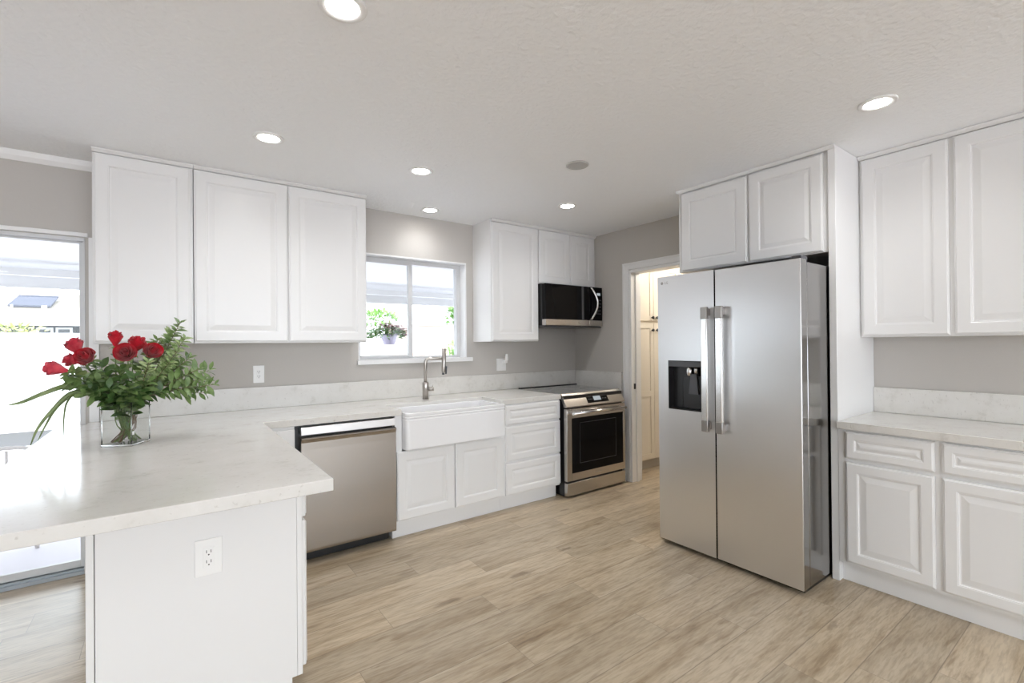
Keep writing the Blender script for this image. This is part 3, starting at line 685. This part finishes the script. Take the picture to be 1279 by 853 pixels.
o = b.build('ceiling_speaker', mat('grey speaker cover', (.50, .50, .50), .7)); tag(o, 'round grey speaker cover flush in the ceiling', 'speaker')

# ------------------------------------------------------------------ pantry seen through the doorway
t = thing('pantry_cabinet', (1.0, -.3, 0), 'tall cream pantry cabinet with shaker doors seen through the doorway', 'cabinet')
b = MB(); b.box(.13, 2.2, -.013, -.578, .10, 2.30, .002); b.build('body', m_cream, t)
b = MB(); b.box(.13, 2.2, -.013, -.545, .0005, .0995); b.build('toe_kick', mat('grey toe board', (.55, .53, .50), .5), t)
def shaker(u0, u1, v0, v1, rail=None):
    b = MB(); b.rings(MAPB(-.5785), u0, u1, v0, v1, [(0, 0), (0, .02), (.055, .02), (.055, .012)])
    if rail: b.box(u0+.055, u1-.055, -.590, -.5985, rail-.03, rail+.03)
    return b.build('door', m_cream, t)
for (a, c, kx) in ((.14, .598, .566), (.604, 1.06, .640)):
    shaker(a, c, 1.60, 2.20)
    shaker(a, c, .115, 1.575, .815)
    for zk in (1.635, 1.50):
        b = MB(); b.lathe([(.006, 0), (.006, -.015), (.016, -.018), (.016, -.028), (.010, -.031)], (kx, -.5985, zk), 'y', 18); b.build('knob', m_black_knob, t)
shaker(1.066, 1.52, 1.60, 2.20); shaker(1.066, 1.52, .115, 1.575, .815)
ld = bpy.data.lights.new('pantry_lamp', 'POINT'); ld.energy = 15; ld.color = (1, .90, .76); ld.shadow_soft_size = .12
pt = thing('flush_ceiling_light', (.9, -1.35, ZC), 'small flush ceiling light in the pantry hall beyond the doorway', 'ceiling light')
b = MB(); b.lathe([(.13, -.001), (.13, -.02), (.12, -.05), (.06, -.065)], (.9, -1.35, ZC), 'z', 32); b.build('shade', m_lamp, pt)
lo = bpy.data.objects.new('pantry_lamp', ld); col.objects.link(lo); lo.parent = pt; lo.location = (0, 0, -.2)

# ------------------------------------------------------------------ vase and bouquet
rnd = random.Random(7)
vc = Vector((-3.831, -.984, CT)); va = R_(-30)
ex = Vector((math.cos(va), math.sin(va), 0)); ey = Vector((-math.sin(va), math.cos(va), 0))
def vp(a, c, z): return vc+ex*a+ey*c+Vector((0, 0, z))
hs = .065; th = .0045; vh = .200
t = thing('glass_vase', vc, 'square clear glass vase of roses on the peninsula countertop', 'vase')
b = MB()
def loopv(s_, z): return [vp(-s_, -s_, z), vp(s_, -s_, z), vp(s_, s_, z), vp(-s_, s_, z)]
Ls = [loopv(hs, .0105), loopv(hs, vh), loopv(hs-th, vh), loopv(hs-th, .0105)]
VV = [[b.b.verts.new(p) for p in l] for l in Ls]
for a, c in ((0, 1), (1, 2), (2, 3), (3, 0)):
    for i in range(4): b.b.faces.new((VV[a][i], VV[a][(i+1) % 4], VV[c][(i+1) % 4], VV[c][i]))
b.build('glass_wall', m_vase, t)
for a_, c_ in ((-1, -1), (1, -1), (1, 1), (-1, 1)):
    q_ = hs-.0025; b = MB(); b.tube([vp(a_*q_, c_*q_, .0105), vp(a_*q_, c_*q_, vh)], .0022, 8); b.build('glass_edge', m_vbase, t)
b = MB(); A = [b.b.verts.new(p) for p in loopv(hs, .0008)]; B = [b.b.verts.new(p) for p in loopv(hs, .0100)]
b.b.faces.new(A[::-1]); b.b.faces.new(B)
for i in range(4): b.b.faces.new((A[i], A[(i+1) % 4], B[(i+1) % 4], B[i]))
b.build('glass_base', m_vbase, t)
b = MB(); b.face([vp(hs+.0005, -hs+.003, .052), vp(hs+.0005, -hs+.018, .052), vp(hs+.0005, -hs+.018, .068), vp(hs+.0005, -hs+.003, .068)]); b.build('sticker', m_plast, t)

def stem_path(tip, n=9, foot=None):
    d = (tip-vc); d.z = 0
    a = math.atan2(d.y, d.x)+rnd.uniform(-.5, .5)
    k = rnd.uniform(.03, .056)
    foot = vc+Vector((-math.cos(a)*k, -math.sin(a)*k, .016))
    waist = vc+Vector((math.cos(a)*rnd.uniform(.0, .03)+rnd.uniform(-.012, .012), math.sin(a)*rnd.uniform(0, .03), rnd.uniform(.07, .11)))
    rim = vc+Vector((0, 0, .205))+Vector((d.x, d.y, 0)).normalized()*min(.055, .02+d.length*.4)
    P = [foot, waist, rim, tip]; out = []
    # Catmull-like interpolation
    for i in range(3):
        p0 = P[max(i-1, 0)]; p1 = P[i]; p2 = P[i+1]; p3 = P[min(i+2, 3)]
        for k in range(4):
            s_ = k/4
            out.append(.5*((2*p1)+(p2-p0)*s_+(2*p0-5*p1+4*p2-p3)*s_*s_+(3*p1-p0-3*p2+p3)*s_**3))
    out.append(tip); return out
VIEW = Vector((.0, -1, .25)).normalized()
def rose(u, v, y, r, face, label, mt, openk=1.0):
    r *= 1.16
    c = at(u, v, y); f = Vector(face).normalized()
    t = thing('rose', (c.x, c.y, c.z), label, 'rose', 'red roses in the glass vase')
    X = f.orthogonal().normalized(); Y = f.cross(X)
    b = MB(); base = c-f*r*1.0
    # petals: whorls of cupped patches
    ph = rnd.uniform(0, 6)
    for w_, (n, ro, ri, h, tw) in enumerate(((3, .20, .16, 1.98, .9), (4, .38, .26, 1.96, .8), (5, .56, .36, 1.90, .75), (5, .72, .46, 1.80, .8), (5, .88*openk, .52, 1.62, .85))):
        for k in range(n):
            a0 = ph+w_*.7+2*PI*k/n+rnd.uniform(-.1, .1); wd = 2*PI/n*.5*(1.45); G_ = []
            hh = h*rnd.uniform(.93, 1.05)
            for i in range(7):
                s_ = i/6; row = []
                for j in range(7):
                    q = j/6*2-1; a = a0+q*wd*(.35+.65*min(1, s_*1.6))
                    flare = ri+(ro-ri)*math.sin(s_*PI*.5)
                    rad = .86*r*(flare*(.25+.75*math.sin(min(1, s_*1.35)*PI/2)) + (w_ >= 2)*.13*(s_**6) + .03*q*(1 if k % 2 else -1))
                    zz = r*hh*(s_**.85)*(1-.16*q*q*s_) - r*(w_ >= 3)*.16*max(0, s_-.82)*4
                    row.append(b.b.verts.new(base+(X*math.cos(a)+Y*math.sin(a))*rad+f*zz))
                G_.append(row)
            for i in range(6):
                for j in range(6):
                    fc = b.b.faces.new((G_[i][j], G_[i][j+1], G_[i+1][j+1], G_[i+1][j])); fc.smooth = True
    b.build('bloom', mt, t, recalc=False)
    b = MB()
    for k in range(5):
        a = 2*PI*k/5; d = (X*math.cos(a)+Y*math.sin(a))
        b.leaf(base+f*r*.02, d*.8-f*.15+Vector((0, 0, -.2)), f, r*.75, r*.3)
    b.lathe([(r*.12, -r*.1), (r*.22, 0), (r*.12, r*.12)], base, 'z', 10); b.build('sepals', m_leaf3, t, recalc=False)
    sp = stem_path(base)
    b = MB(); b.tube(sp, .0026, 7); b.build('stem', m_stem, t)
    b = MB()
    for k in (9, 10, 11):
        p = sp[k]; a = rnd.uniform(0, 6.3); b.leaf(p, Vector((math.cos(a), math.sin(a)*.7, .35)), Vector((0, 0, 1)), .05, .028)
        b.leaf(p, Vector((-math.cos(a), -math.sin(a)*.7, .2)), Vector((0, 0, 1)), .045, .026)
    b.build('leaves', m_leaf, t, recalc=False)
rose(94, 433, -.90, .036, (-.3, -.2, 1), 'paler rose behind, upper one at the left of the bouquet', m_pink)
rose(91, 450, -.93, .030, (-.9, -.3, .25), 'half hidden rose below and behind the large one at the left', m_pink)
rose(108, 446, -1.03, .040, (-.35, -.9, .35), 'large open red rose third from the left, leaning toward camera', m_red)
rose(70, 461, -1.0, .037, (-1, -.15, .28), 'leftmost drooping rose with a narrow bud shape', m_pink, .85)
rose(144, 423, -.97, .033, (.05, -.25, 1), 'highest standing red rose on top of the bouquet', m_red, .85)
rose(170, 431, -.93, .038, (.3, -.3, 1), 'red rose right behind the front centre bloom', m_red)
rose(157, 441, -1.05, .044, (-.1, -1, .28), 'front centre red rose facing the camera', m_red)
rose(190, 439, -.98, .040, (.3, -.9, .35), 'rightmost red rose of the bouquet', m_red)

def sprig(u, v, y, lsize, lw, n, mt, span, label, grp, stemm=m_stem2, droop=.1):
    tip = at(u, v, y); t = thing('leafy_sprig', (tip.x, tip.y, tip.z), label, 'foliage', grp)
    sp = stem_path(tip); b = MB(); rr_ = [.0024*(1-.55*i/(len(sp)-1)) for i in range(len(sp))]; b.tube(sp, rr_, 6); b.build('stem', stemm, t)
    b = MB(); seglen = span
    # resample the last part of the stem
    tot = 0; pts = [sp[-1]]; 
    L_ = [(sp[i], (sp[i]-sp[i-1]).length) for i in range(len(sp)-1, 0, -1)]
    for k in range(n):
        s_ = k/(n-1)*seglen; acc = 0; p = sp[-1]; dr_ = (sp[-1]-sp[-2]).normalized()
        for i in range(len(sp)-1, 0, -1):
            d = sp[i]-sp[i-1]; l = d.length
            if acc+l >= s_: p = sp[i]-d.normalized()*(s_-acc); dr_ = d.normalized(); break
            acc += l
        a = k*2.4+rnd.uniform(-.4, .4); o1 = dr_.orthogonal().normalized(); o2 = dr_.cross(o1)
        side = o1*math.cos(a)+o2*math.sin(a)
        k1 = rnd.uniform(.75, 1.15)*(0.75+.25*min(1, k/3))
        dirv = dr_*(.8 if k < 3 else .45)+side*.9+Vector((0, 0, rnd.uniform(-.1, .3)-droop))
        b.leaf(p, dirv, Vector((rnd.uniform(-.3, .3), -.6, .8)), lsize*k1, lw*k1, curl=rnd.uniform(.05, .3))
    if grp.startswith('dark'):
        for k in range(1):
            p = sp[rnd.choice((4, 5, 6))]; b.leaf(p, Vector((rnd.uniform(-.5, .5), rnd.uniform(-.5, .5), rnd.uniform(.3, 1))), Vector((0, -1, .2)), .032, .016)
    b.build('leaves', mt, t, recalc=False)
A_ = [  # fine variegated sprigs on the right
 (225, 403, -.93), (214, 415, -.88), (232, 422, -.98), (197, 424, -.90), (203, 436, -.85), (222, 438, -1.0), (238, 446, -.92), (212, 452, -1.02), (186, 452, -1.05), (226, 456, -.86)]
for i, (u, v, y) in enumerate(A_):
    sprig(u, v, y, .043, .018, 40, m_leaf2 if i % 3 else m_leaf3, .17, 'fine leaved pale green sprig standing at the upper right of the bouquet', 'pale fine leaved sprigs of the bouquet')
for (u, v, y) in ((262, 462, -.95), (268, 480, -1.0), (255, 474, -.88), (250, 460, -1.03), (258, 490, -.93), (240, 482, -1.04)):
    sprig(u, v, y, .060, .024, 20, m_leaf3, .16, 'long leafy branch reaching out to the right of the vase', 'long branches on the right of the bouquet', droop=.0)
for (u, v, y) in ((150, 462, -1.06), (168, 470, -1.08), (133, 466, -1.05), (118, 470, -1.0), (186, 476, -1.06), (202, 474, -.95), (160, 484, -1.10), (136, 484, -1.08), (110, 484, -1.03), (176, 488, -1.07), (125, 455, -.92), (150, 452, -.88), (178, 458, -.88), (140, 474, -.9), (205, 488, -1.02), (95, 478, -.98)):
    sprig(u, v, y, .055, .032, 18, m_leaf if rnd.random() < .72 else m_leaf3, .15, 'dark broad leaved sprig in the dense middle of the bouquet', 'dark leafy sprigs in the middle of the bouquet', m_stem)
for (u, v, y) in ((88, 466, -1.0), (84, 480, -1.02), (103, 492, -1.05), (96, 470, -.93)):
    sprig(u, v, y, .060, .034, 8, m_leaf3, .07, 'broad green sprig below the leftmost rose', 'broad sprigs at the left of the bouquet', m_stem, .25)
def blade(uvy, w, label):
    P = [at(*q) for q in uvy]
    t = thing('grass_blade', P[0], label, 'grass blade', 'grass blades arching left from the vase')
    full = [vc+Vector((.03, .0, .02)), vc+Vector((-.005, 0, .12)), vc+Vector((-.035, 0, .21))]+P
    out = []
    for i in range(len(full)-1):
        p0 = full[max(i-1, 0)]; p1 = full[i]; p2 = full[i+1]; p3 = full[min(i+2, len(full)-1)]
        for k in range(5):
            s_ = k/5; out.append(.5*((2*p1)+(p2-p0)*s_+(2*p0-5*p1+4*p2-p3)*s_*s_+(3*p1-p0-3*p2+p3)*s_**3))
    out.append(full[-1]); n = len(out)
    b = MB(); b.tube(out, [w*max(.12, math.sin(PI*min(1, .12+.88*i/(n-1)))**.6) for i in range(n)], 6, flat=.55); b.build('blade', m_grass, t)
blade([(118, 487, -1.0), (85, 482, -1.0), (55, 491, -1.0), (28, 502, -1.0), (10, 506, -1.0)], .015, 'widest grass blade stretching far left above the others')
blade([(112, 492, -1.02), (88, 491, -1.04), (62, 516, -1.06), (46, 537, -1.08), (38, 557, -1.10)], .009, 'long grass blade arching down nearly to the countertop edge')
blade([(112, 490, -.98), (90, 494, -1.0), (70, 510, -1.02), (56, 533, -1.03), (47, 551, -1.05)], .0075, 'grass blade just right of the lowest arching one')
blade([(114, 490, -.95), (98, 488, -.97), (84, 502, -.98), (80, 520, -1.0), (79.5, 544, -1.02)], .0055, 'thin grass blade hanging straight down beside the vase')

# ------------------------------------------------------------------ outdoors
GZ = -.06
struct(box('patio_floor', m_patio, -14, 8, .171, 5.9, GZ-.1, GZ))
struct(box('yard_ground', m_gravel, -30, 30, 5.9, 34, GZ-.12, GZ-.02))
struct(box('front_ground', m_patio, -30, 30, -30, -8.21, GZ-.12, GZ-.02))  # unseen ground, kept pale to bounce daylight up onto the ceiling
# white block wall
b = MB(); b.box(-16, .955, 7.7, 7.9, GZ-.02, 1.605); b.box(-16.05, .955, 7.68, 7.92, 1.605, 1.625); o = b.build('garden_wall', m_stucco); tag(o, 'long white block garden wall beyond the patio', 'wall')
b = MB(); b.box(.958, 10, 7.7, 7.9, GZ-.02, 1.86); b.box(.958, 10, 7.68, 7.92, 1.86, 1.9); o = b.build('garden_wall', m_pinkwall); tag(o, 'taller pale pink stucco wall seen through the sink window', 'wall')
# patio cover
t = thing('patio_cover', (-3, 1.5, 2.0), 'white patio cover roof over the back patio outside', 'patio cover')
b = MB(); b.prism([(.172, 2.55), (3.05, 2.17), (3.05, 2.20), (.172, 2.60)], -12, 6, 'x'); b.build('roof_panel', m_cover, t)
b = MB(); b.prism([(2.98, 1.985), (3.03, 1.985), (3.03, 2.0), (3.08, 2.0), (3.08, 2.15), (3.10, 2.165), (2.98, 2.165)], -12, 6, 'x'); b.build('fascia_beam', m_cover, t)
b = MB(); b.box(-12, 6, 2.7, 2.76, 2.08, 2.15); b.build('header_rib', m_cover, t)
for xx in (-8.5, 2.0):
    b = MB(); b.box(xx, xx+.09, 2.93, 2.979, GZ, 2.165); b.build('post', m_cover, t)
# neighbour house
H = thing('neighbour_house', (-8, 13, 0), 'low neighbouring house with beige shingle roof beyond the garden wall', 'house')
def AT(u, v, y): return at(u, v, y)
ze = AT(50, 401, 12.6).z; zr = AT(50, 366, 17).z; ze0 = AT(50, 405, 12.6).z
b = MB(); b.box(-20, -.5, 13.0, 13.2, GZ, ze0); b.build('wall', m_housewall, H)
b = MB(); b.prism([(12.6, ze), (17, zr), (21.4, ze), (21.4, ze-.05), (17, zr-.06), (12.6, ze-.05)], -20.5, 0, 'x'); b.build('roof', m_roof, H)
b = MB(); b.box(-20.5, 0, 12.56, 12.60, ze0-.03, ze+.02); b.build('fascia', m_trim, H)
for (u0, u1) in ((46, 67), (70, 91)):
    a = AT(u0, 409, 12.99); c = AT(u1, 418, 12.99)
    b = MB(); b.box(a.x, c.x, 12.93, 12.999, c.z-.5, a.z); fr = b.build('window_frame', m_trim, H)
    b = MB(); b.box(a.x+.05, c.x-.05, 12.92, 12.9295, c.z-.45, a.z-.05); b.build('pane', m_pane_d, fr)
# roof unit
a = AT(10, 381, 14.4); c = AT(56, 381, 14.4)
zz = AT(30, 381, 14.4).z
t = thing('solar_collector', ((a.x+c.x)/2, 14.4, zz), 'dark flat panels mounted on the neighbouring roof', 'solar panels')
b = MB(); b.prism([(14.35, zz-.05), (15.6, zz+.33), (15.6, zz+.37), (14.35, zz)], a.x, AT(68, 380, 14.9).x, 'x'); b.build('panel_sheet', m_panel_d, t)
b = MB()
for q in (a.x+.05, (a.x+c.x)/2+.3, c.x): b.box(q, q+.05, 14.34, 14.39, zz-.35, zz)
b.build('supports', m_trim, t)
a = AT(55, 372, 15.9)
b = MB(); b.box(a.x-.45, a.x+.35, 15.62, 16.4, a.z-.55, a.z+.12, .03); b.box(a.x-.40, a.x+.30, 15.60, 15.6195, a.z-.4, a.z+.03); o = b.build('rooftop_cooler', m_alu); tag(o, 'pale box shaped cooler unit on the neighbouring roof', 'air conditioner')

def bush(name, c, rx, ry, rz, n, ls, mt, label, cat, stem_to=None, stem_m=m_stem2):
    t = thing(name, (c[0], c[1], c[2]-rz), label, cat)
    b = MB(); c = Vector(c)
    for k in range(n):
        while True:
            q = Vector((rnd.uniform(-1, 1), rnd.uniform(-1, 1), rnd.uniform(-1, 1)))
            if q.length <= 1: break
        p = c+Vector((q.x*rx, q.y*ry, q.z*rz)); d = Vector((q.x, q.y, q.z+.3+rnd.uniform(-.4, .4)))+Vector((rnd.uniform(-.5, .5), rnd.uniform(-.5, .5), 0))
        b.leaf(p, d, Vector((0, -.5, .8)), ls*rnd.uniform(.7, 1.2), ls*.5)
    b.build('foliage', mt, t, recalc=False)
    if stem_to is not None:
        b = MB()
        for k in range(5):
            e_ = c+Vector((rnd.uniform(-.6, .6)*rx, rnd.uniform(-.6, .6)*ry, rnd.uniform(-.3, .5)*rz))
            b.tube([Vector((c.x+.03*k-.06, c.y, stem_to)), (Vector((c.x, c.y, stem_to))+e_)/2+Vector((.03*k-.06, 0, 0)), e_], .012, 6)
        b.build('stems', stem_m, t)
    return t
p = AT(474, 398, 8.3); bush('shrub', p, .50, .25, .20, 200, .14, m_bush, 'bright green shrub behind the hanging basket', 'shrub', GZ)
p = AT(567, 398, 8.3); bush('tall_bush', p, .20, .20, .42, 260, .14, m_bush, 'bright green bush tall at the right edge of the window behind the pink wall', 'shrub', GZ)
p = AT(566, 436, 4.6); bush('shrub', p, .16, .14, .22, 130, .06, m_leaf2, 'sparse variegated shrub low at the right edge of the window', 'shrub', GZ, m_bush)
p = AT(20, 416, 9.5); bush('shrub', p, .42, .25, .20, 150, .10, m_bushy, 'yellow green shrub top behind the white garden wall', 'shrub', GZ)
# hanging basket
Y = 3.055
c = AT(486, 420, Y-.30); Yb = Y-.30
t = thing('hanging_basket', (c.x, Yb, c.z), 'mauve hanging planter of red and green plants outside the sink window', 'hanging basket')
s_ = .0121
zt = AT(486, 417, Yb).z; zb = AT(486, 430.5, Yb).z; zh = AT(491, 383, Yb).z
b = MB(); b.lathe([(.075, zb-c.z), (.08, zb-c.z+.01), (.122, zt-c.z-.02), (.128, zt-c.z-.018), (.128, zt-c.z), (.115, zt-c.z), (.112, zt-c.z-.02)], (c.x, Yb, c.z), 'z', 28); b.build('pot', m_pot, t)
b = MB(); hb = Vector((c.x+.01, Yb, zt))
ring = Vector((c.x+.01, Yb, zt+.30))
for k in range(3):
    a = 2*PI*k/3+.3; b.tube([hb+Vector((.12*math.cos(a), .12*math.sin(a), -.02)), ring], .003, 6)
b.build('hanger_wires', m_alu, t)
b = MB(); hk = [ring]
for k in range(9):
    a = R_(-90+240*k/8)
    hk.append(ring+Vector((.0+.028*math.cos(a), 0, (zh-.03-ring.z)+.028*math.sin(a)+.02)))
b.tube(hk, .006, 8); b.build('hook', m_handle_d, t)
b = MB()
for k in range(420):
    a = rnd.uniform(0, 6.3); r0 = rnd.uniform(0, 1)**.5; 
    p = Vector((c.x-.04+.26*r0*math.cos(a), Yb+.16*r0*math.sin(a), zt+.03+rnd.uniform(-.06, .09)*(1-.3*r0)-.06*r0*r0)); b.leaf(p, Vector((math.cos(a), math.sin(a), rnd.uniform(-.4, .8))), Vector((0, -.4, 1)), .07, .03)
b.build('green_leaves', m_bush, t, recalc=False)
b = MB()
for k in range(260):
    a = rnd.uniform(0, 6.3); r0 = rnd.uniform(0, 1)**.5
    p = Vector((c.x+.07+.20*r0*math.cos(a), Yb-.02+.13*r0*math.sin(a), zt+.075+rnd.uniform(-.04, .07)-.10*max(0, math.cos(a))*r0)); b.leaf(p, Vector((math.cos(a), math.sin(a)-.3, rnd.uniform(-.2, .9))), Vector((0, -.4, 1)), .05, .03)
b.build('red_leaves', m_mauvefl, t, recalc=False)
# patio chair
pc = AT(8, 560, 1.35)
t = thing('patio_chair', (pc.x, 1.35, GZ), 'cream wrought iron patio chair outside the sliding glass door', 'chair')
cx, cy, zt = pc.x, 1.35, pc.z
b = MB(); pts = []
for k in range(17):
    a = PI*k/16; pts.append((cx-.27*math.cos(a), cy, zt-.16+.16*math.sin(a)))
pts = [(cx-.27, cy, GZ+.40)]+pts+[(cx+.27, cy, GZ+.40)]
b.tube(pts, .016, 8)
for k in range(-2, 3):
    b.tube([(cx+.09*k, cy, GZ+.42), (cx+.075*k, cy, zt-.02-.03*abs(k))], .011, 6)
for sgn in (-1, 1):
    sc = [(cx+sgn*(.13+.05*math.cos(R_(q))*(1-q/700)), cy-.005, zt-.12+.05*math.sin(R_(q))*(1-q/700)) for q in range(0, 400, 30)]; b.tube(sc, .009, 6)
b.build('backrest', m_iron, t)
b = MB(); b.lathe([(.24, 0), (.26, .01), (.26, .025), (.24, .035)], (cx, cy-.24, GZ+.40), 'z', 28); b.build('seat', m_iron, t)
for sx_, sy_ in ((-1, 0), (1, 0), (-1, -.45), (1, -.45)):
    b = MB(); b.tube([(cx+sx_*.2, cy+sy_*.9-.03, GZ+.40), (cx+sx_*.24, cy+sy_-.01, GZ+.002)], .013, 8); b.build('leg', m_iron, t)
